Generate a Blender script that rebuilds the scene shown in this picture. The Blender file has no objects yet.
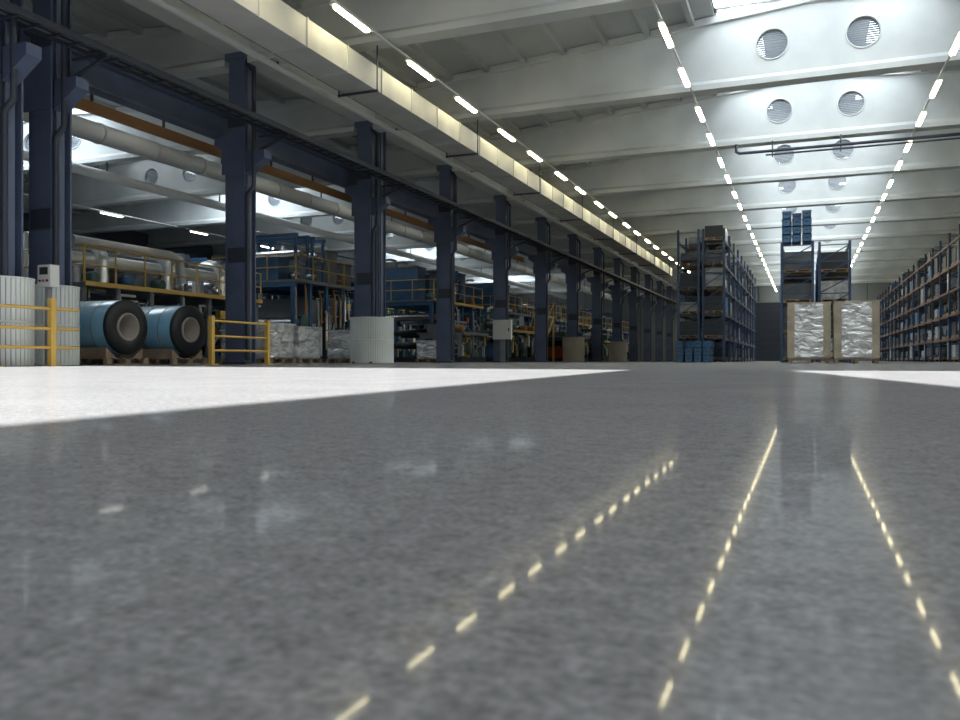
import bpy, bmesh, math, random
from mathutils import Vector, Matrix
R = random.Random(7)
scene = bpy.context.scene

# ---------------------------------------------------------------- materials
def mat(name, col, rough=0.6, metal=0.0, emit=None, estr=0.0, noise=0.0, nscale=3.0, bump=0.0, bscale=20.0, spec=0.5):
    m = bpy.data.materials.new(name); m.use_nodes = True
    nt = m.node_tree; b = nt.nodes["Principled BSDF"]
    b.inputs["Roughness"].default_value = rough
    b.inputs["Metallic"].default_value = metal
    b.inputs["Specular IOR Level"].default_value = spec
    b.inputs["Base Color"].default_value = (*col, 1)
    tc = nt.nodes.new("ShaderNodeTexCoord")
    if noise > 0:
        n = nt.nodes.new("ShaderNodeTexNoise"); n.inputs["Scale"].default_value = nscale; n.inputs["Detail"].default_value = 5
        nt.links.new(tc.outputs["Object"], n.inputs["Vector"])
        r = nt.nodes.new("ShaderNodeValToRGB")
        r.color_ramp.elements[0].position = 0.3; r.color_ramp.elements[1].position = 0.7
        r.color_ramp.elements[0].color = (*[c*(1-noise) for c in col], 1)
        r.color_ramp.elements[1].color = (*[min(1, c*(1+noise)) for c in col], 1)
        nt.links.new(n.outputs["Fac"], r.inputs["Fac"]); nt.links.new(r.outputs["Color"], b.inputs["Base Color"])
    if bump > 0:
        n2 = nt.nodes.new("ShaderNodeTexNoise"); n2.inputs["Scale"].default_value = bscale
        nt.links.new(tc.outputs["Object"], n2.inputs["Vector"])
        bp = nt.nodes.new("ShaderNodeBump"); bp.inputs["Strength"].default_value = bump
        nt.links.new(n2.outputs["Fac"], bp.inputs["Height"]); nt.links.new(bp.outputs["Normal"], b.inputs["Normal"])
    if emit:
        b.inputs["Emission Color"].default_value = (*emit, 1); b.inputs["Emission Strength"].default_value = estr
    return m

M = {}
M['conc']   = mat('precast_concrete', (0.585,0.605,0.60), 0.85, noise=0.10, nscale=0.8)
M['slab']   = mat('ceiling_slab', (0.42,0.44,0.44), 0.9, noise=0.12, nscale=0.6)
M['corr']   = mat('corrugated_sheet', (0.50,0.52,0.52), 0.6)
M['col']    = mat('slate_blue_steel', (0.092,0.120,0.200), 0.45, noise=0.15, nscale=1.5)
M['cold']   = mat('dark_steel_paint', (0.035,0.043,0.062), 0.5)
M['galv']   = mat('galvanised_duct', (0.52,0.53,0.52), 0.5, 0.1, noise=0.10, nscale=1.5)
M['silver'] = mat('bright_silver_pipe', (0.75,0.76,0.76), 0.3, 0.7)
M['wpipe']  = mat('white_pipe', (0.62,0.64,0.64), 0.5)
M['yellow'] = mat('safety_yellow', (0.62,0.40,0.09), 0.45)
M['orange'] = mat('crane_orange', (0.34,0.17,0.07), 0.5)
M['red2']   = mat('machine_red', (0.36,0.06,0.03), 0.45)
M['guard']  = mat('column_guard_slats', (0.66,0.70,0.70), 0.5, noise=0.06, nscale=2)
M['guardb'] = mat('column_guard_tan', (0.50,0.45,0.36), 0.6, noise=0.1, nscale=2)
M['blue']   = mat('blue_film', (0.30,0.60,0.82), 0.22, noise=0.12, nscale=2.0, bump=0.25, bscale=9)
M['black']  = mat('black_rubber', (0.012,0.014,0.018), 0.5)
M['core']   = mat('cardboard_core', (0.34,0.30,0.27), 0.7)
M['wood']   = mat('pallet_wood', (0.30,0.22,0.15), 0.8, noise=0.2, nscale=4)
M['card']   = mat('wrapped_cardboard', (0.40,0.35,0.28), 0.25, noise=0.2, nscale=3, bump=.3, bscale=6)
M['rackb']  = mat('rack_blue', (0.025,0.055,0.12), 0.5)
M['racko']  = mat('rack_red_orange', (0.11,0.05,0.045), 0.5)
M['crateb'] = mat('blue_crate', (0.05,0.15,0.30), 0.45)
M['g1']     = mat('goods_grey', (0.09,0.10,0.115), 0.5, noise=0.2)
M['g2']     = mat('goods_dark', (0.028,0.032,0.038), 0.5)
M['g3']     = mat('goods_pale', (0.28,0.30,0.31), 0.4, noise=0.2)
M['g4']     = mat('goods_wrapped', (0.42,0.44,0.46), 0.3, noise=0.35, nscale=6, bump=.5, bscale=12)
M['mgreen'] = mat('machine_green', (0.06,0.13,0.12), 0.45, noise=0.15)
M['mblue']  = mat('machine_blue', (0.035,0.11,0.23), 0.45, noise=0.15)
M['mgrey']  = mat('machine_grey', (0.19,0.21,0.24), 0.45, noise=0.15)
M['steel']  = mat('roller_steel', (0.45,0.46,0.48), 0.25, 0.9)
M['box']    = mat('cabinet_white', (0.60,0.61,0.60), 0.5)
M['red']    = mat('indicator_red', (0.5,0.03,0.02), 0.4)
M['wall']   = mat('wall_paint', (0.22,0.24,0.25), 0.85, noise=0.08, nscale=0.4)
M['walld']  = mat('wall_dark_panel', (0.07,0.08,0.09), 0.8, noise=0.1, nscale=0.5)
M['gate']   = mat('gate_dark', (0.018,0.026,0.045), 0.6)
M['lamp']   = mat('fluorescent_tube', (0.9,0.9,0.9), 0.5, emit=(1.0,0.88,0.52), estr=25)
M['lampl']  = mat('fluorescent_tube_dimmer', (0.9,0.9,0.9), 0.5, emit=(1.0,0.97,0.88), estr=10)
M['lbody']  = mat('lamp_body', (0.7,0.7,0.68), 0.4)
M['glass']  = mat('skylight_glazing', (0.8,0.85,0.9), 0.4, emit=(0.87,0.95,1.0), estr=8.5)
M['glassl'] = mat('skylight_glazing_soft', (0.8,0.85,0.9), 0.4, emit=(0.87,0.95,1.0), estr=4.0)
M['glass2'] = mat('skylight_diffuser', (0.8,0.85,0.9), 0.4, emit=(0.87,0.95,1.0), estr=3.4)

def wrap_material():
    m = bpy.data.materials.new('stretch_wrap'); m.use_nodes = True
    nt = m.node_tree; b = nt.nodes["Principled BSDF"]
    tc = nt.nodes.new("ShaderNodeTexCoord"); mp = nt.nodes.new("ShaderNodeMapping")
    mp.inputs["Scale"].default_value = (2.0, 2.0, 3.6)
    mp.inputs["Rotation"].default_value = (0.25, 0.3, 0)
    n = nt.nodes.new("ShaderNodeTexNoise"); n.inputs["Scale"].default_value = 1.7; n.inputs["Detail"].default_value = 3; n.inputs["Distortion"].default_value = .5
    r = nt.nodes.new("ShaderNodeValToRGB")
    r.color_ramp.elements[0].position = 0.30; r.color_ramp.elements[0].color = (0.46,0.46,0.46,1)
    r.color_ramp.elements[1].position = 0.60; r.color_ramp.elements[1].color = (0.86,0.88,0.91,1)
    nt.links.new(tc.outputs["Object"], mp.inputs["Vector"]); nt.links.new(mp.outputs["Vector"], n.inputs["Vector"])
    nt.links.new(n.outputs["Fac"], r.inputs["Fac"]); nt.links.new(r.outputs["Color"], b.inputs["Base Color"])
    b.inputs["Roughness"].default_value = 0.14; b.inputs["Metallic"].default_value = 0.45
    bp = nt.nodes.new("ShaderNodeBump"); bp.inputs["Strength"].default_value = 0.9; bp.inputs["Distance"].default_value = 0.08
    nt.links.new(n.outputs["Fac"], bp.inputs["Height"]); nt.links.new(bp.outputs["Normal"], b.inputs["Normal"])
    return m
M['wrap'] = wrap_material()

def floor_material():
    m = bpy.data.materials.new('polished_concrete'); m.use_nodes = True
    nt = m.node_tree; nt.nodes.remove(nt.nodes["Principled BSDF"]); outn=nt.nodes["Material Output"]
    tc = nt.nodes.new("ShaderNodeTexCoord")
    def noise(s, d, dist=0.0):
        n = nt.nodes.new("ShaderNodeTexNoise"); n.inputs["Scale"].default_value = s; n.inputs["Detail"].default_value = d
        n.inputs["Distortion"].default_value = dist
        nt.links.new(tc.outputs["Object"], n.inputs["Vector"]); return n
    a = noise(190, 3); c = noise(50, 5, 0.2); e = noise(2.5, 6, 0.3)
    def math_(op, x, y):
        q = nt.nodes.new("ShaderNodeMath"); q.operation = op
        for i, v in enumerate((x, y)):
            if isinstance(v, float): q.inputs[i].default_value = v
            else: nt.links.new(v, q.inputs[i])
        return q.outputs[0]
    s = math_('ADD', math_('ADD', math_('MULTIPLY', a.outputs["Fac"], 0.52), math_('MULTIPLY', c.outputs["Fac"], 0.34)), math_('MULTIPLY', e.outputs["Fac"], 0.14))
    r = nt.nodes.new("ShaderNodeValToRGB")
    r.color_ramp.elements[0].position = 0.36; r.color_ramp.elements[0].color = (0.140,0.140,0.141,1)
    r.color_ramp.elements[1].position = 0.64; r.color_ramp.elements[1].color = (0.315,0.315,0.317,1)
    nt.links.new(s, r.inputs["Fac"])
    df = nt.nodes.new("ShaderNodeBsdfDiffuse"); nt.links.new(r.outputs["Color"], df.inputs["Color"])
    g1 = nt.nodes.new("ShaderNodeBsdfGlossy"); g1.inputs["Roughness"].default_value = 0.04
    g2 = nt.nodes.new("ShaderNodeBsdfGlossy"); g2.inputs["Roughness"].default_value = 0.12
    for g in (g1,g2): g.inputs["Color"].default_value = (1,1,1,1)
    gm = nt.nodes.new("ShaderNodeMixShader"); gm.inputs[0].default_value = 0.42
    nt.links.new(g1.outputs[0], gm.inputs[1]); nt.links.new(g2.outputs[0], gm.inputs[2])
    fr = nt.nodes.new("ShaderNodeFresnel"); fr.inputs["IOR"].default_value = 1.25
    fac = math_('ADD', math_('MULTIPLY', fr.outputs[0], 0.30), 0.008)
    mx = nt.nodes.new("ShaderNodeMixShader")
    nt.links.new(fac, mx.inputs[0]); nt.links.new(df.outputs[0], mx.inputs[1]); nt.links.new(gm.outputs[0], mx.inputs[2])
    nt.links.new(mx.outputs[0], outn.inputs[0])
    return m
M['floor'] = floor_material()

# ---------------------------------------------------------------- mesh builder
class MB:
    def __init__(s): s.v=[]; s.f=[]; s.mi=[]; s.sm=[]; s.mats=[]
    def m(s, k):
        if k not in s.mats: s.mats.append(k)
        return s.mats.index(k)
    def add(s, vs, fs, k, smooth=False):
        o=len(s.v); i=s.m(k); s.v += [tuple(v) for v in vs]
        for f in fs: s.f.append([o+q for q in f]); s.mi.append(i); s.sm.append(smooth)
    def box(s, x0,x1,y0,y1,z0,z1,k):
        s.add([(x0,y0,z0),(x1,y0,z0),(x1,y1,z0),(x0,y1,z0),(x0,y0,z1),(x1,y0,z1),(x1,y1,z1),(x0,y1,z1)],
              [(0,3,2,1),(4,5,6,7),(0,1,5,4),(1,2,6,5),(2,3,7,6),(3,0,4,7)],k)
    def cbox(s, c, d, k, rz=0.0):
        M_=Matrix.Rotation(rz,3,'Z'); vs=[]
        for z in (-1,1):
            for x,y in((-1,-1),(1,-1),(1,1),(-1,1)):
                p=M_@Vector((x*d[0]/2,y*d[1]/2,z*d[2]/2)); vs.append((c[0]+p.x,c[1]+p.y,c[2]+p.z))
        s.add(vs,[(0,3,2,1),(4,5,6,7),(0,1,5,4),(1,2,6,5),(2,3,7,6),(3,0,4,7)],k)
    def beam(s, p0, p1, w, h, k):
        p0=Vector(p0);p1=Vector(p1);d=(p1-p0).normalized()
        up=Vector((0,0,1)) if abs(d.z)<0.95 else Vector((0,1,0))
        a=d.cross(up).normalized();b=a.cross(d)
        vs=[]
        for p in(p0,p1):
            for i,j in((-1,-1),(1,-1),(1,1),(-1,1)): vs.append(p+a*w/2*i+b*h/2*j)
        s.add(vs,[(0,3,2,1),(4,5,6,7),(0,1,5,4),(1,2,6,5),(2,3,7,6),(3,0,4,7)],k)
    def tube(s, pts, r, k, n=12, cap=True):
        pts=[Vector(p) for p in pts]; rings=[]; a=None
        for i,p in enumerate(pts):
            if i==0: d=pts[1]-p
            elif i==len(pts)-1: d=p-pts[i-1]
            else: d=(pts[i+1]-p).normalized()+(p-pts[i-1]).normalized()
            d.normalize()
            if a is None:
                up=Vector((0,0,1)) if abs(d.z)<0.9 else Vector((1,0,0)); a=d.cross(up).normalized()
            else: a=(a-d*a.dot(d)).normalized()
            b=a.cross(d); rings.append([p+(a*math.cos(t)+b*math.sin(t))*r for t in [2*math.pi*j/n for j in range(n)]])
        vs=[v for q in rings for v in q]; fs=[]
        for i in range(len(pts)-1):
            for j in range(n):
                fs.append((i*n+j,i*n+(j+1)%n,(i+1)*n+(j+1)%n,(i+1)*n+j))
        s.add(vs,fs,k,True)
        if cap: s.add(vs,[tuple(range(n)),tuple(range((len(pts)-1)*n,len(pts)*n))],k)
    def rev(s, prof, c, axis, k, n=32, smooth=True, closed=False):
        vs=[];fs=[];m=len(prof)
        for j in range(n):
            a=2*math.pi*j/n
            for r,t in prof:
                if axis=='X': p=(c[0]+t,c[1]+r*math.cos(a),c[2]+r*math.sin(a))
                elif axis=='Y': p=(c[0]+r*math.sin(a),c[1]+t,c[2]+r*math.cos(a))
                else: p=(c[0]+r*math.cos(a),c[1]+r*math.sin(a),c[2]+t)
                vs.append(p)
        for j in range(n):
            jj=(j+1)%n
            for i in range(m if closed else m-1):
                ii=(i+1)%m
                fs.append((j*m+i,jj*m+i,jj*m+ii,j*m+ii))
        s.add(vs,fs,k,smooth)
    def mesh(s,name):
        me=bpy.data.meshes.new(name); me.from_pydata(s.v,[],s.f)
        for k in s.mats: me.materials.append(M[k])
        me.polygons.foreach_set('material_index',s.mi); me.polygons.foreach_set('use_smooth',s.sm); me.update()
        bm=bmesh.new(); bm.from_mesh(me); bmesh.ops.recalc_face_normals(bm,faces=bm.faces); bm.to_mesh(me); bm.free()
        return me
    def obj(s,name,loc=(0,0,0),parent=None):
        return put(name,s.mesh(name),loc,parent)
def put(name,me,loc=(0,0,0),parent=None,rz=0):
    o=bpy.data.objects.new(name,me); o.location=loc; o.rotation_euler=(0,0,rz)
    scene.collection.objects.link(o)
    if parent: o.parent=parent
    return o

XL, XC, XR = -38.5, -12.5, 13.0
YN, YF = -12.0, 88.0
BAY = [10.1+6*k for k in range(13)]     # columns / beams
CM, CL = 0.25, -25.5                    # hall centre lines
def ridge(x,c): return 9.2-0.08*abs(x-c)

# ---------------------------------------------------------------- shell
b=MB(); b.box(XL,XR,YN,YF,-0.2,0,'floor'); b.obj('floor')
b=MB(); b.box(XL-0.3,XR+0.3,YF,YF+0.3,-0.2,10.2,'wall')
for i in range(26): b.box(XL+i*2.0,XL+i*2.0+0.06,YF-0.03,YF,0,8.2,'walld')
b.obj('wall_far')
b=MB(); b.box(XL-0.3,XR+0.3,YN-0.3,YN,-0.2,10.2,'wall'); b.obj('wall_near')
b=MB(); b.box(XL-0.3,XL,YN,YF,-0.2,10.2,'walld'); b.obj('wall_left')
b=MB(); b.box(XR,XR+0.3,YN,YF,-0.2,10.2,'wall'); b.obj('wall_right')
b=MB(); b.box(-4.9,-2.0,YF-0.12,YF-0.035,0.0,5.9,'gate')
for i in range(7): b.box(-4.9,-2.0,YF-0.15,YF-0.12,0.1+i*0.83,0.14+i*0.83,'cold')
b.box(-5.05,-4.9,YF-0.18,YF-0.035,0,6.05,'mgrey'); b.box(-2.0,-1.85,YF-0.18,YF-0.035,0,6.05,'mgrey'); b.box(-5.05,-1.85,YF-0.18,YF-0.035,5.9,6.05,'mgrey')
b.obj('door_1')

# ceiling: sloping slabs with ribs, either side of a ridge lantern
b=MB(); Y0=9.5
def slab(xa,xb,c):
    za,zb=ridge(xa,c),ridge(xb,c)
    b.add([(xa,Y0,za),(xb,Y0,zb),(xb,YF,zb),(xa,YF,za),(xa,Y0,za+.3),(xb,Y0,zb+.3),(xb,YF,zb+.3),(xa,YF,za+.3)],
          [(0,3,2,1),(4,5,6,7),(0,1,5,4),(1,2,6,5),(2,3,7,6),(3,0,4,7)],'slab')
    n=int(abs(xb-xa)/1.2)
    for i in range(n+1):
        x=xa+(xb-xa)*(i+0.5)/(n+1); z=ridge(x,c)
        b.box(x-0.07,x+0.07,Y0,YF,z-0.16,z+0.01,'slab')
slab(XC,CM-2.45,CM); slab(CM+2.45,XR+0.3,CM); slab(XL-0.3,CL-2.45,CL); slab(CL+2.45,XC,CL)
# near part of the roof, unseen, its openings added and shaped for sun patches
SX,SY=-0.5,0.25; ZR=9.3
def up(p): return (p[0]-SX*ZR, p[1]-SY*ZR)
P1=[(-0.815,-3.0),(-1.60,8.3),(-11.0,10.3),(-11.0,-3.0)]
P2=[(1.42,-3.0),(-0.13,8.3),(5.0,9.0),(5.0,-3.0)]
o1=[up(p) for p in P1]; o2=[up(p) for p in P2]
def poly(ps):
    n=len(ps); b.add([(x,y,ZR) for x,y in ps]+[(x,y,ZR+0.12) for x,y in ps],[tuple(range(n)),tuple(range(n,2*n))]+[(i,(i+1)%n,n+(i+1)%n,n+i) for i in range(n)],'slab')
yn=up((0,-3.0))[1]; xr=XR+0.3; xl=XL-0.3
poly([(xl,YN-.3),(xr,YN-.3),(xr,yn),(xl,yn)])
poly([(xl,yn),o1[3],o1[2],(xl,o1[2][1])])
poly([o1[0],o2[0],o2[1],o1[1]])
poly([o2[3],(xr,yn),(xr,o2[2][1]),o2[2]])
ye=Y0+0.1
poly([(xl,o1[2][1]),o1[2],(o1[2][0],ye),(xl,ye)])
poly([o1[2],o1[1],(o1[1][0],ye),(o1[2][0],ye)])
poly([o1[1],o2[1],(o2[1][0],ye),(o1[1][0],ye)])
poly([o2[1],o2[2],(o2[2][0],ye),(o2[1][0],ye)])
poly([o2[2],(xr,o2[2][1]),(xr,ye),(o2[2][0],ye)])
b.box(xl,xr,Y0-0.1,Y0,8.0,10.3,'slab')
b.obj('ceiling')

# ridge skylights
def lantern(top,g):
    b=MB(); w=2.45
    for s in(-1,1):
        b.box(min(s*w,s*(w+.06)),max(s*w,s*(w+.06)),0,6,9.05,9.22,'conc')
        b.box(min(s*w,s*(w+.04)),max(s*w,s*(w+.04)),0.15,5.85,9.22,9.85,g)
        for j in range(5): b.box(min(s*(w-.05),s*w),max(s*(w-.05),s*w),0.13+j*1.43,0.2+j*1.43,9.2,9.9,'lbody')
    n=48; vs=[];fs=[]
    for i in range(n*2+1):
        y=6*i/(n*2); dz=0.05*(1 if i%2 else -1)
        vs+=[(-w-.1,y,9.85+dz),(0,y,10.15+dz),(w+.1,y,9.85+dz)]
    for i in range(n*2):
        for j in range(2): fs.append((3*i+j,3*i+j+1,3*i+4+j,3*i+3+j))
    b.add(vs,fs,top)
    b.box(-w,w,-0.06,0.06,9.22,9.85,'conc')
    if g=='glass':
        b.box(-w+.3,-w+1.0,0.6,5.4,9.74,9.77,'glass'); b.box(w-1.0,w-.3,0.6,5.4,9.74,9.77,'glass')
    return b.mesh('ridge_skylight')
lm=lantern('corr','glass'); lb=lantern('glass2','glassl'); lc=lantern('corr','glassl')
for i,y in enumerate(BAY):
    put('ridge_skylight',lm,(CM,y,0)); put('ridge_skylight',lb if i in(1,3,6,9) else lc,(CL,y,0))

# tapered precast beams with round openings
def beam_mesh(half):
    bm=bmesh.new()
    top=lambda x:9.18-0.08*abs(x)
    T=0.09; out=[(-half,7.3),(half,7.3),(half,top(half)),(0,top(0)),(-half,top(half))]
    def loop(ps):
        vs=[bm.verts.new((x,-T,z)) for x,z in ps]
        return [bm.edges.new((vs[i],vs[(i+1)%len(vs)])) for i in range(len(vs))]
    es=loop(out)
    for cx in(-1.05,1.05): es+=loop([(cx+0.37*math.cos(a),8.1+0.37*math.sin(a)) for a in [2*math.pi*k/28 for k in range(28)]])
    r=bmesh.ops.triangle_fill(bm,edges=es,use_beauty=True)
    ex=bmesh.ops.extrude_face_region(bm,geom=bm.faces[:])
    bmesh.ops.translate(bm,verts=[v for v in ex['geom'] if isinstance(v,bmesh.types.BMVert)],vec=(0,2*T,0))
    bmesh.ops.recalc_face_normals(bm,faces=bm.faces)
    me=bpy.data.meshes.new('w'); bm.to_mesh(me); bm.free()
    b=MB(); b.add([v.co[:] for v in me.vertices],[tuple(p.vertices) for p in me.polygons],'conc')
    sec=[(-.22,7.1),(.22,7.1),(.22,7.24),(.09,7.36),(-.09,7.36),(-.22,7.24)]
    b.add([(-half,y,z) for y,z in sec]+[(half,y,z) for y,z in sec],[tuple(range(6)),tuple(range(6,12))]+[(i,(i+1)%6,6+(i+1)%6,6+i) for i in range(6)],'conc')
    for s in(-1,1):
        x0,x1=0,s*half
        vs=[]
        for x in(x0,x1):
            z=top(x); vs+=[(x,-.2,z-.18),(x,.2,z-.18),(x,.2,z),(x,-.2,z)]
        b.add(vs,[(0,1,2,3),(4,5,6,7),(0,1,5,4),(1,2,6,5),(2,3,7,6),(3,0,4,7)],'conc')
    for cx in(-1.05,1.05):
        b.rev([(0.37,-.11),(0.41,-.11),(0.41,.11),(0.37,.11)],(cx,0,8.1),'Y','conc',n=28,closed=True)
        for q in range(-6,7):
            hw=math.sqrt(.37**2-(q*.055)**2); b.beam((cx-hw,0,8.1+q*.055),(cx+hw,0,8.1+q*.055),.03,.040,'mgrey')
    return b.mesh('roof_beam')
bmA=beam_mesh(12.45); bmB=beam_mesh(12.7)
for y in BAY:
    put('roof_beam',bmA,(CM,y,0)); put('roof_beam',bmB,(CL-0.05,y,0))
b=MB(); b.box(XC-.25,XC+.25,Y0,YF,7.45,8.2,'conc'); b.box(XC-.32,XC+.32,Y0,YF,7.36,7.5,'conc'); b.obj('eaves_beam')

# ---------------------------------------------------------------- columns
def column(wide,top=7.35):
    b=MB()
    def H(cx,cy,w,d,z0,z1,k='col'):
        t=.035
        b.box(cx-w/2,cx+w/2,cy-d/2,cy-d/2+t,z0,z1,k); b.box(cx-w/2,cx+w/2,cy+d/2-t,cy+d/2,z0,z1,k)
        b.box(cx-.02,cx+.02,cy-d/2+t,cy+d/2-t,z0,z1,k)
        b.box(cx+w/2-.04,cx+w/2-.02,cy-d/2+t+.1,cy+d/2-t-.1,z0,z1,'col')
    H(0,0,.44,.44,0,top)
    if wide: H(0,.56,.44,.44,0,top)
    b.box(-.36,-.22,-.18,.18,0,5.4,'col')
    b.box(-.42,.24,-.24,-.22,4.5,5.45,'col')
    for s,dz in((-1,.4),(1,0)):
        b.add([(s*.2,-.14,4.5+dz),(s*.2,.14,4.5+dz),(s*.72,-.14,4.85+dz),(s*.72,.14,4.85+dz),(s*.72,-.14,5.04+dz),(s*.72,.14,5.04+dz),(s*.2,-.14,5.04+dz),(s*.2,.14,5.04+dz)],
              [(0,2,4,6),(1,3,5,7),(0,1,3,2),(2,3,5,4),(4,5,7,6),(0,1,7,6)],'col')
    b.box(-.34,.34,-.34,.34,0,.05,'cold')
    b.box(-.3,.3,-.28,.28,top-.15,top,'col')
    for z in(2.4,5.6): b.box(-.24,.24,-.245,-.22,z,z+.35,'cold')
    b.tube([(.1,-.1,7.25),(.40,-.1,6.9),(.40,-.1,4.2),(.27,-.16,4.0),(.27,-.16,.1)],.055,'cold',8)
    return b.mesh('steel_column')
cn=column(False); cw=column(True)
put('steel_column',cn,(XC,10.78,0))
for k,y in enumerate(BAY):
    if k: put('steel_column',cw if k==2 else cn,(XC,y,0))
put('steel_column',cn,(-11.95,9.35,0))

def guard(r,k):
    b=MB(); n=int(r*2*math.pi/.07)
    for i in range(n):
        a=2*math.pi*i/n; b.cbox((r*math.cos(a),r*math.sin(a),.70),(.02,2*math.pi*r/n*.84,1.38),k,a)
    b.rev([(r-.03,0),(r-.012,0),(r-.012,1.38),(r-.03,1.38)],(0,0,0),'Z','g3',n=n,closed=True)
    b.rev([(r-.02,1.385),(r+.02,1.385),(r+.02,1.41),(r-.02,1.41)],(0,0,0),'Z',k,n=n,closed=True)
    b.rev([(r+.005,.68),(r+.016,.68),(r+.016,.72),(r+.005,.72)],(0,0,0),'Z',k,n=n,closed=True)
    return b.mesh('column_guard')
g1=guard(.66,'guard'); g2=guard(.62,'guardb'); gs=guard(.46,'guard'); gt=guard(.43,'guard')
put('column_guard',gt,(XC,10.78,0)); put('column_guard',gs,(-11.95,9.35,0))
put('column_guard',g1,(XC,BAY[2]+.28,0)); put('column_guard',g2,(XC,BAY[6],0)); put('column_guard',g2,(XC,BAY[8],0))

# crane runway, conductor rail, cable tray, ducts, conduits
b=MB()
b.box(XC-.88,XC-.53,8,YF-.1,5.46,5.50,'col'); b.box(XC-.72,XC-.69,8,YF-.1,5.5,6.02,'col'); b.box(XC-.88,XC-.53,8,YF-.1,6.02,6.06,'col')
b.box(XC-.75,XC-.66,8,YF-.1,6.06,6.12,'steel')
b.obj('crane_runway_girder')
b=MB(); b.box(XC-.98,XC-.94,8,40,5.14,5.34,'orange'); b.box(XC-.98,XC-.9,8,40,5.10,5.14,'orange')
for i in range(16): b.box(XC-.96,XC-.93,8.5+i*2,8.56+i*2,5.34,5.50,'cold')
b.obj('crane_conductor_rail')
b=MB()
for x in(XC+.88,XC+1.28): b.box(x-.015,x+.015,7,YF-.2,5.40,5.52,'cold')
y=7.1
while y<YF-.3: b.box(XC+.9,XC+1.26,y,y+.04,5.41,5.44,'cold'); y+=.4
for j,(r_,x) in enumerate(((.025,.96),(.03,1.04),(.02,1.12),(.025,1.2))): b.tube([(XC+x,7,5.47),(XC+x,YF-.2,5.47)],r_,'black' if j%2 else 'g1',6)
for y in [10.78]+BAY[1:]: b.beam((XC+.5,y,5.07),(XC+1.3,y,5.36),.05,.05,'cold'); b.box(XC+.5,XC+1.3,y-.03,y+.03,5.36,5.40,'cold')
b.obj('cable_tray')
b=MB(); y=6.0
while y<59:
    b.box(-9.75,-8.95,y,y+1.46,6.15,6.7,'galv'); b.box(-9.77,-8.93,y+1.46,y+1.5,6.13,6.72,'galv'); y+=1.5
for q in BAY[:9]:
    for x in(-9.84,-8.86): b.box(x-.012,x+.012,q-.012,q+.012,6.05,7.09,'cold')
    b.box(-9.86,-8.84,q-.03,q+.03,6.07,6.11,'cold')
b.obj('ventilation_duct')
for i,x in enumerate((-10.4,-10.7,-11.0,-11.5)):
    b=MB(); b.tube([(x,7,6.95),(x,YF-.3,6.95)],.045 if i<3 else .08,'mgrey' if i<3 else 'wpipe',8)
    for q in BAY: b.box(x-.02,x+.02,q-.02,q+.02,6.95,7.09,'cold')
    b.obj('ceiling_pipe')
b=MB(); q=BAY[3]-.34
b.tube([(-2.1,q,7.08),(-2.1,q,6.84),(-2.0,q,6.78),(12.8,q,6.78)],.05,'cold',10)
b.tube([(-1.2,q,6.66),(12.8,q,6.66)],.03,'cold',8)
for x in(-1,1,5,7.3,11): b.box(x-.02,x+.02,q-.02,q+.25,6.63,7.099,'cold')
b.obj('sprinkler_pipe')

# fluorescent rows
def row(x,k,ys,z=6.95):
    b=MB(); b.box(x-.02,x+.02,ys[0]-1,ys[-1]+1,z+.09,z+.13,'lbody')
    for y in ys:
        b.add([(x-.03,y-.75,z+.09),(x+.03,y-.75,z+.09),(x+.03,y+.75,z+.09),(x-.03,y+.75,z+.09),(x-.07,y-.75,z+.03),(x+.07,y-.75,z+.03),(x+.07,y+.75,z+.03),(x-.07,y+.75,z+.03)],
              [(0,3,2,1),(4,5,6,7),(0,1,5,4),(1,2,6,5),(2,3,7,6),(3,0,4,7)],'lbody')
        b.box(x-.05,x+.05,y-.62,y+.62,z-.015,z+.03,k)
    return b.obj('fluorescent_light_row')
ys=[]
for y in [-1.9,4.1]+BAY: ys+=[y+1.5,y+4.3]
ys=[y for y in ys if y<87 and y>9]
for x in(-8.5,-2.75,3.05,9.0): row(x,'lamp',ys)
for x in(-16.5,-20.5,-30.5): row(x,'lampl',ys[::2])

# left-hall big round ducts
b=MB(); b.tube([(-18,10,6.3),(-18,84,6.3)],.27,'wpipe',16)
for i in range(36): b.rev([(.27,-.03),(.295,-.03),(.295,.03),(.27,.03)],(-18,11+i*2,6.3),'Y','galv',n=16)
for q in BAY: b.box(-18.02,-17.98,q-.02,q+.02,6.5,7.095,'cold')
b.obj('round_air_duct')
b=MB(); b.tube([(-23,10,6.6),(-23,84,6.6)],.18,'wpipe',12)
for q in BAY: b.box(-23.02,-22.98,q-.02,q+.02,6.7,7.095,'cold')
b.obj('round_air_duct')

# ---------------------------------------------------------------- railings, coils, pallets
def railing(x,y0,y1,h=1.0,n=2,ext=0.0):
    b=MB()
    for i in range(n):
        y=y0+(y1-y0)*i/(n-1); b.box(x-.045,x+.045,y-.045,y+.045,0,h+.04,'yellow'); b.box(x-.1,x+.1,y-.1,y+.1,0,.02,'yellow')
    for z in(.3,.6,.92): b.tube([(x,y0,z),(x,y1+ext,z)],.025,'yellow',8)
    b.obj('safety_railing')
railing(-11.2,7.6,9.65,1.05,3,.5); railing(-11.5,13.8,15.7,.98,2)

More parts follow.
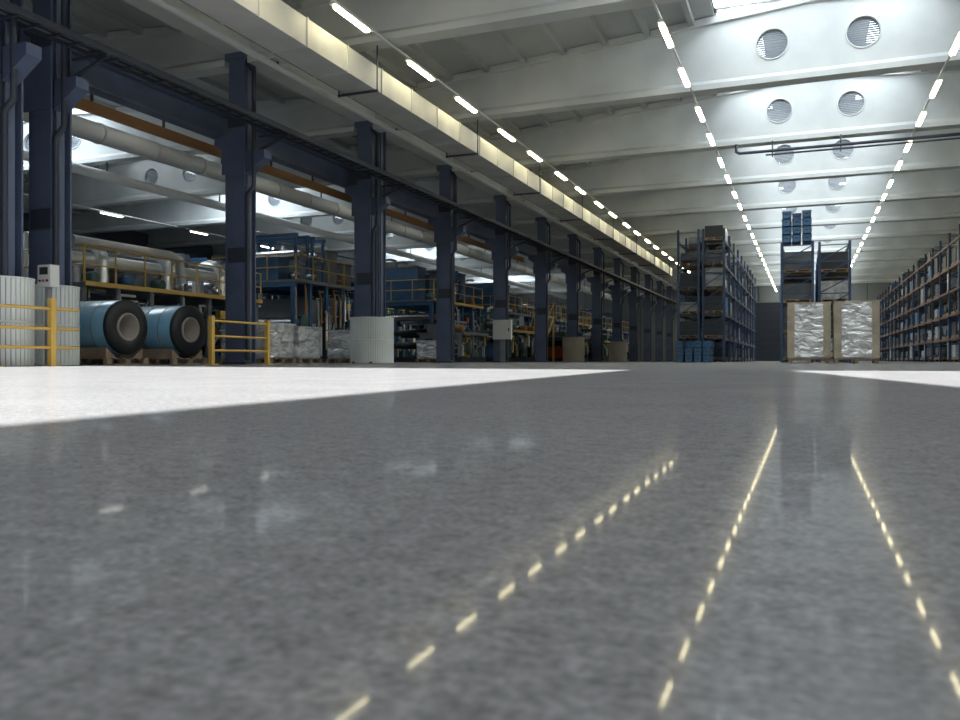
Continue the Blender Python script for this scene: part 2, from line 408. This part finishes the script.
def pallet(b,cx,cy,w,d,z=0):
    for i in range(6): b.box(cx-w/2,cx+w/2,cy-d/2+i*(d-.1)/5,cy-d/2+i*(d-.1)/5+.1,z+.12,z+.145,'wood')
    for x in(-w/2+.05,0,w/2-.05):
        b.box(cx+x-.05,cx+x+.05,cy-d/2,cy+d/2,z+.0,z+.025,'wood')
        for y in(-d/2+.07,0,d/2-.07): b.box(cx+x-.05,cx+x+.05,cy+y-.07,cy+y+.07,z+.025,z+.12,'wood')
for y in(13.4,15.3):
    b=MB(); cz=.80;r=.575
    c=(-14.15,y,cz); L=.78
    b.rev([(.30,-L),(r-.03,-L),(r,-L+.03),(r,L-.09)],c,'X','blue',n=48)
    b.rev([(r,L-.09),(r+.004,L-.08),(r+.004,L-.02),(r-.02,L+.01),(.33,L+.01),(.30,L-.0)],c,'X','black',n=48)
    b.rev([(.30,L),(.30,L+.03),(.25,L+.03),(.25,-L),(.30,-L)],c,'X','core',n=40)
    for t in(-.5,-.1,.35): b.rev([(r+.002,t-.015),(r+.006,t-.015),(r+.006,t+.015),(r+.002,t+.015)],c,'X','g3',n=48)
    pallet(b,-14.15,y,1.6,1.15)
    for s in(-1,1):
        b.add([(-14.85,y+s*.22,.145),(-13.45,y+s*.22,.145),(-13.45,y+s*.50,.145),(-14.85,y+s*.50,.145),(-14.85,y+s*.50,.36),(-13.45,y+s*.50,.36)],
              [(0,1,2,3),(0,1,5,4),(2,3,4,5),(0,3,4),(1,2,5)],'wood')
    b.obj('blue_wrapped_coil')

def wrapped(cx,cy,w,d,h,nx=2,ny=2,nz=4,inner='card',seed=0,wrapk='wrap',strip=.17):
    rr=random.Random(seed); b=MB(); pallet(b,cx,cy,w,d)
    for i in range(nx):
        for j in range(ny):
            for k in range(nz):
                x0=cx-w/2+.04+i*(w-.08)/nx; y0=cy-d/2+.04+j*(d-.08)/ny; z0=.147+k*(h-.2)/nz
                b.box(x0+.004,x0+(w-.08)/nx-.004,y0+.004,y0+(d-.08)/ny-.004,z0+.003,z0+(h-.2)/nz-.003,inner)
    n=64; rows=14; vs=[];fs=[]
    ph=[rr.uniform(0,6.28) for _ in range(4)]
    for q in range(rows+1):
        z=.18+(h-.22)*q/rows
        for i in range(n):
            a=2*math.pi*i/n; c_,s_=math.cos(a),math.sin(a); e=.2
            px=math.copysign(abs(c_)**e,c_)*w/2; py=math.copysign(abs(s_)**e,s_)*d/2
            f=1+rr.uniform(-.003,.004)+.010*math.sin(z*7+i*.55+ph[0])+.008*math.sin(z*15-i*.3+ph[1])
            vs.append((cx+px*f,cy+py*f,z))
    for q in range(rows):
        for i in range(n): fs.append((q*n+i,q*n+(i+1)%n,(q+1)*n+(i+1)%n,(q+1)*n+i))
    b.add(vs,fs,wrapk,True)
    b.box(cx-w/2-.01,cx+w/2+.01,cy-d/2-.01,cy+d/2+.01,h-.045,h,inner)
    if strip:
      for sx in(-1,1):
        for sy in(-1,1):
            b.cbox((cx+sx*(w/2-strip/2+.03),cy+sy*(d/2-strip/2+.03),(h+.14)/2),(strip,strip,h-.16),inner)
    return b.obj('wrapped_pallet')
wrapped(.08,26.9,1.14,1.12,1.82,seed=1,strip=.2); wrapped(1.36,26.6,1.14,1.12,1.82,seed=2,strip=.2)
wp=[(-14.3,21.0,1.1),(-14.3,19.6,1.15),(-15.7,20.4,1.0),(-14.3,24.0,1.1),(-14.4,25.4,.8),(-14.2,30.5,.9)]
for i,(x,y,h) in enumerate(wp): wrapped(x,y,1.0,1.2,h,inner='g4',seed=10+i,nz=3,strip=0)

# control boxes
b=MB(); b.box(-.04,.04,-.04,.04,0,1.35,'mgrey'); b.box(-.12,.12,-.12,.12,0,.02,'mgrey'); b.box(-.14,.14,-.09,.09,1.3,1.66,'box'); b.box(-.09,.09,-.1,-.09,1.5,1.62,'g2')
for x in(-.08,0,.08): b.rev([(0.001,-.11),(.02,-.11),(.02,-.09)],(x,0,1.4),'Y','red' if x==0 else 'g2',n=12)
b.obj('control_box',(-11.6,9.93,0))
b=MB(); b.box(-.42,.42,-.18,0,1.0,1.85,'box'); b.box(-.4,.4,-.19,-.18,1.02,1.83,'box'); b.box(.3,.34,-.22,-.19,1.35,1.5,'g2'); b.box(-.1,.1,-.12,-.02,0,1.0,'mgrey')
b.obj('electrical_cabinet',(-12.3,BAY[4]-.4,0))

# ---------------------------------------------------------------- racks
DARK=('g1','g2','g2','crateb','g4','g2','g1','g3')
def rack(x0,x1,y0,y1,h,beamk,seed,levels=4,postk='rackb',fill=.85,cols=DARK,top=True):
    rr=random.Random(seed); b=MB(); n=max(1,round((y1-y0)/2.8)); st=(y1-y0)/n
    lh=(h-.5)/levels; hp=h if top else levels*lh
    for i in range(n+1):
        y=y0+i*st
        for x in(x0,x1): b.box(x-.05,x+.05,y-.04,y+.04,0,hp,postk)
        z=.2
        while z<hp-.7:
            b.beam((x0,y,z),(x1,y,z+.6),.04,.04,postk); b.box(x0,x1,y-.02,y+.02,z+.6,z+.64,postk); z+=.64
    for l in range(levels+1):
        z=.12 if l==0 else l*lh
        for x in(x0,x1):
            if l>0: b.box(x-.03,x+.03,y0,y1,z-.11,z-.01,beamk)
        if l==levels and not top: continue
        for i in range(n):
            if l==levels and rr.random()>.5: continue
            for j in range(2):
                if rr.random()>fill: continue
                w=(st-.4)/2*rr.uniform(.75,1); yy=y0+i*st+.12+j*(st-.15)/2
                k=rr.choice(cols); hh=lh*rr.uniform(.35,.78) if l<levels else rr.uniform(.3,.6)
                b.box(x0+.02,x1-.02,yy,yy+w,z+.0,z+.03,'wood'); b.box(x0+.02,x1-.02,yy,yy+w,z+.09,z+.12,'wood')
                for xx in(x0+.04,(x0+x1)/2-.05,x1-.14): b.box(xx,xx+.1,yy,yy+w,z+.03,z+.09,'wood')
                t=rr.random()
                if t<.35: b.box(x0+.05,x1-.05,yy+.03,yy+w-.03,z+.12,z+.12+hh,k)
                elif t<.7:
                    for q in range(3):
                        b.box(x0+.05+rr.uniform(0,.04),x1-.05,yy+.02,yy+w-.02-rr.uniform(0,.05),z+.13+q*hh/3,z+.11+(q+1)*hh/3,k)
                else:
                    rad=min(hh/2,.38)
                    for q in range(2): b.tube([(x0+.08,yy+w*(.28+.45*q),z+.12+rad),(x1-.08,yy+w*(.28+.45*q),z+.12+rad)],min(rad,w*.22),k,14)
    return b.obj('pallet_rack')
rack(-5.4,-4.5,38,62,6.0,'rackb',1,levels=5,fill=.92); rack(-4.3,-3.4,38,62,6.0,'rackb',2,levels=5,fill=.92)
rack(-.9,.25,35,46,5.3,'rackb',3,cols=('crateb','g2','g1','g2'),top=False,fill=.95); rack(.5,1.6,35.3,46.3,5.3,'rackb',4,cols=('g2','g1','g2','g4'),top=False,fill=.95)
rack(6.3,7.4,33,86,6.1,'racko',5,levels=5); rack(7.6,8.7,33,86,6.1,'racko',6,levels=5)
rack(11.5,12.7,20,86,5.6,'racko',8)
def crates(name,x0,y0,z0,nx,ny,nz,jit):
    rr=random.Random(9); b=MB()
    for i in range(nx):
        for j in range(ny):
            for k in range(nz if (i+j)%2==0 or not jit else nz-1):
                x=x0+i*.38+rr.uniform(-.01,.01)*jit;y=y0+j*.6;z=z0+k*.32; t=.02
                b.box(x,x+.33,y,y+.54,z,z+.02,'crateb')
                b.box(x,x+.33,y,y+t,z,z+.27,'crateb'); b.box(x,x+.33,y+.54-t,y+.54,z,z+.27,'crateb')
                b.box(x,x+t,y,y+.54,z,z+.27,'crateb'); b.box(x+.33-t,x+.33,y,y+.54,z,z+.27,'crateb')
                b.box(x-.015,x+.345,y-.015,y+.02,z+.24,z+.28,'mblue'); b.box(x-.015,x+.345,y+.52,y+.555,z+.24,z+.28,'mblue')
                b.box(x-.015,x+.01,y,y+.54,z+.24,z+.28,'mblue'); b.box(x+.32,x+.345,y,y+.54,z+.24,z+.28,'mblue')
                b.box(x+.10,x+.23,y-.006,y,z+.13,z+.18,'g2'); b.box(x+.02,x+.31,y+.02,y+.5,z+.02,z+.2,'g2')
                for q in(.04,.27): b.box(x+q,x+q+.02,y-.012,y,z,z+.24,'rackb')
    b.obj(name)
crates('blue_crate_stack',-.89,35.05,4.81,3,2,4,1)
crates('blue_crate_stack',-5.25,36.2,0,4,2,3,1)

# ---------------------------------------------------------------- machines
def handrail(b,pts,h=1.0,k='yellow'):
    for i in range(len(pts)-1):
        p=Vector(pts[i]);q=Vector(pts[i+1]);n=max(1,round((q-p).length/1.2))
        for j in range(n+1):
            c=p.lerp(q,j/n); b.tube([c,c+Vector((0,0,h))],.025,k,6)
        for z in(h*.5,h): b.tube([p+Vector((0,0,z)),q+Vector((0,0,z))],.025,k,6)
def machine(name,x0,x1,y0,y1,h,seed,body='mblue',plat=True,ducts=0):
    rr=random.Random(seed); b=MB()
    L=y1-y0; W=x1-x0
    b.box(x0,x1,y0,y1,0,.25,'cold')
    n=max(2,round(L/1.3)); st=L/n
    zt=h*.60
    for i in range(n+1):
        y=y0+i*st; y=min(max(y,y0+.1),y1-.1)
        for x in(x0+.12,x1-.12): b.box(x-.08,x+.08,y-.08,y+.08,.25,zt,body)
        b.box(x0+.02,x1-.02,y-.06,y+.06,zt-.2,zt,body)
        if i<n: b.beam((x1-.12,y,.3),(x1-.12,y0+(i+1)*st,zt-.2),.05,.05,body)
    for i in range(n):
        y=y0+i*st+st/2; t=rr.random()
        if t<.35:
            b.box(x0+.3,x1-.3,y-st*.36,y+st*.36,.25,zt*rr.uniform(.5,.9),rr.choice([body,'mgrey','red2','mblue']))
            b.box(x1-.3,x1-.25,y-st*.25,y+st*.25,.5,zt*.5,'box' if rr.random()<.5 else 'g1')
            for q in range(3): b.box(x1-.25,x1-.23,y-st*.15+q*.15,y-st*.15+q*.15+.08,zt*.38,zt*.38+.08,rr.choice(['red','yellow','g2','box']))
        else:
            for z in (zt*.28,zt*.5,zt*.75):
                if rr.random()<.85:
                    rad=rr.uniform(.12,.24); yy=y+rr.uniform(-.15,.15)
                    b.tube([(x0+.15,yy,z),(x1-.1,yy,z)],rad,'steel' if rr.random()<.6 else 'g2',16)
                    b.box(x1-.2,x1+.02,yy-.14,yy+.14,z-.14,z+.14,rr.choice([body,'orange','yellow','red2','mgrey']))
            b.rev([(0.01,0),(.3,0),(.3,.1),(0.01,.1)],(x1-.02,y,zt*.5),'X','mgreen',n=20)
        for q in range(6):
            if rr.random()<.75:
                dy=rr.uniform(-.5,.5)*st; z0=rr.uniform(.2,zt*.6)
                b.tube([(x1+.02,y+dy,z0),(x1+.02,y+dy,z0+zt*.35),(x1-.2,y+dy+.2,z0+zt*.45),(x1-.2,y+dy+.8,z0+zt*.45)],rr.uniform(.02,.05),rr.choice(['yellow','silver','g3','orange','box','mblue']),7)
    b.box(x0-.1,x1+.1,y0,y1,zt,zt+.07,'mgrey'); b.box(x1+.1,x1+.13,y0,y1,zt-.03,zt+.10,'yellow' if seed%2 else 'mgrey')
    for i in range(n):
        y=y0+i*st+st/2; z=zt+.07; hh=(h-zt)*rr.uniform(.35,.95); t=rr.random()
        if t<.4:
            b.box(x0+.3,x1-.9,y-st*.35,y+st*.3,z,z+hh,rr.choice([body,body,'mgrey','g2']))
            b.box(x0+.25,x1-.85,y-st*.38,y+st*.33,z+hh,z+hh+.06,'g1')
        elif t<.75:
            for x in(x0+.4,x1-.9):
                for dy in(-.35,.35): b.box(x-.05,x+.05,y+dy*st-.05,y+dy*st+.05,z,h,body)
            b.box(x0+.3,x1-.8,y-st*.4,y-st*.3,h-.15,h,body); b.box(x0+.3,x1-.8,y+st*.3,y+st*.4,h-.15,h,body)
            b.tube([(x0+.3,y,z+hh*.6),(x1-.8,y,z+hh*.6)],.28,'steel',16)
        if rr.random()<.8:
            b.rev([(.01,0),(.17,0),(.17,.35),(.12,.4),(.01,.4)],(x1-.6,y,z+.2),'X',rr.choice(['mgreen','orange','steel','mblue']),n=16)
            b.box(x1-.6,x1-.25,y-.12,y+.12,z,z+.06,'g2')
        if rr.random()<.6: b.tube([(x0+.5,y,z),(x0+.5,y,h+.2),(x0+.5,y+.6,h+.3),(x0+.5,y+1.2,h+.3)],.07,rr.choice(['silver','wpipe','g3']),8)
    b.tube([(x1-.95,y0+.2,h*.9),(x1-.95,y1-.2,h*.9)],.05,'g3',7)
    if plat: handrail(b,[(x1+.05,y0,zt+.07),(x1+.05,y1,zt+.07)]); handrail(b,[(x0,y0+.03,zt+.07),(x1+.05,y0+.03,zt+.07)])
    for d in range(ducts):
        y=y0+L*(d+.5)/ducts
        arc=[(x1-1.2+.5*math.cos(a),y,h-.65+.45*math.sin(a)) for a in [math.pi*j/8 for j in range(9)]]
        b.tube([(x1-.7,y,zt)]+arc+[(x1-1.7,y,zt)],.2,'silver',16)
    if ducts:
        b.tube([(x1-.2,y0-.2,h*.93),(x1-.2,y0+L*.45,h*.93),(x1-.2,y0+L*.5,h*.90),(x1-.2,y0+L*.5+.15,h*.7)],.16,'silver',16)
        b.tube([(x1-.9,y0-.5,h*.82),(x1-.9,y1,h*.82)],.22,'silver',16)
    return b.obj(name)
machine('strip_coating_line',-22.3,-18.8,17.2,25.2,3.7,21,'mgrey',True,3)
machine('rolling_mill',-22.5,-18.5,27.0,34.2,5.3,22,'mblue',True)
machine('slitting_machine',-20.5,-17.0,36.5,43,5.0,23,'mblue',True)
machine('winding_machine',-20,-16.5,46,53,4.8,24,'mblue',True)
machine('slitting_machine',-20,-16.5,56,66,4.8,25,'mgrey',True)
machine('winding_machine',-20,-16.5,69,82,4.6,26,'mblue',True)
machine('rolling_mill',-33,-28,14,26,5.0,27,'mgreen',True,2)
machine('slitting_machine',-33,-28,30,46,5.4,28,'mblue',True)
machine('winding_machine',-33,-28,50,78,5.4,29,'mgreen',True)
machine('packing_machine',-16.3,-14.2,33.5,36.5,2.1,30,'mgrey',False)
machine('packing_machine',-16.0,-14.0,39.5,44.5,2.6,31,'mgreen',False)
machine('packing_machine',-16.0,-14.0,50.0,55.5,2.6,32,'mblue',False)
machine('packing_machine',-16.0,-14.0,60,70,2.4,33,'mgreen',False)

# steel staircase
b=MB()
for i in range(12):
    b.box(-15.6,-14.6,46.2+i*.25,46.5+i*.25,.2+i*.22,.23+i*.22,'mgrey')
for x in(-15.6,-14.6):
    b.beam((x,46.1,.1),(x,49.2,2.8),.05,.2,'yellow')
    b.tube([(x,46.1,1.0),(x,49.2,3.7)],.03,'yellow',6)
    for i in range(5): b.tube([(x,46.2+i*.72,.2+i*.63),(x,46.2+i*.72,1.1+i*.63)],.025,'yellow',6)
    b.box(x-.05,x+.05,49.0,49.1,0,2.7,'yellow')
b.obj('steel_staircase')

# ---------------------------------------------------------------- light and camera
w=bpy.data.worlds.new('World'); scene.world=w; w.use_nodes=True
bg=w.node_tree.nodes['Background']; bg.inputs[0].default_value=(.91,.955,1,1); bg.inputs[1].default_value=1.5
sd=bpy.data.lights.new('sun','SUN'); sd.energy=12; sd.angle=math.radians(.53); sd.color=(1,.99,.98)
so=bpy.data.objects.new('sun',sd); scene.collection.objects.link(so); so.location=(20,-10,30)
so.rotation_euler=Vector((SX,SY,-1)).to_track_quat('-Z','Y').to_euler()

cd=bpy.data.cameras.new('camera'); co=bpy.data.objects.new('camera',cd); scene.collection.objects.link(co)
co.location=(0,0,.1); th=math.atan(326/820)
co.rotation_euler=(math.pi/2,0,th); cd.sensor_width=36; cd.lens=36*820/960; cd.clip_start=.02; cd.clip_end=300
cd.dof.use_dof=True; cd.dof.focus_distance=22; cd.dof.aperture_fstop=14
scene.camera=co
scene.view_settings.view_transform='Standard'; scene.view_settings.exposure=0.22
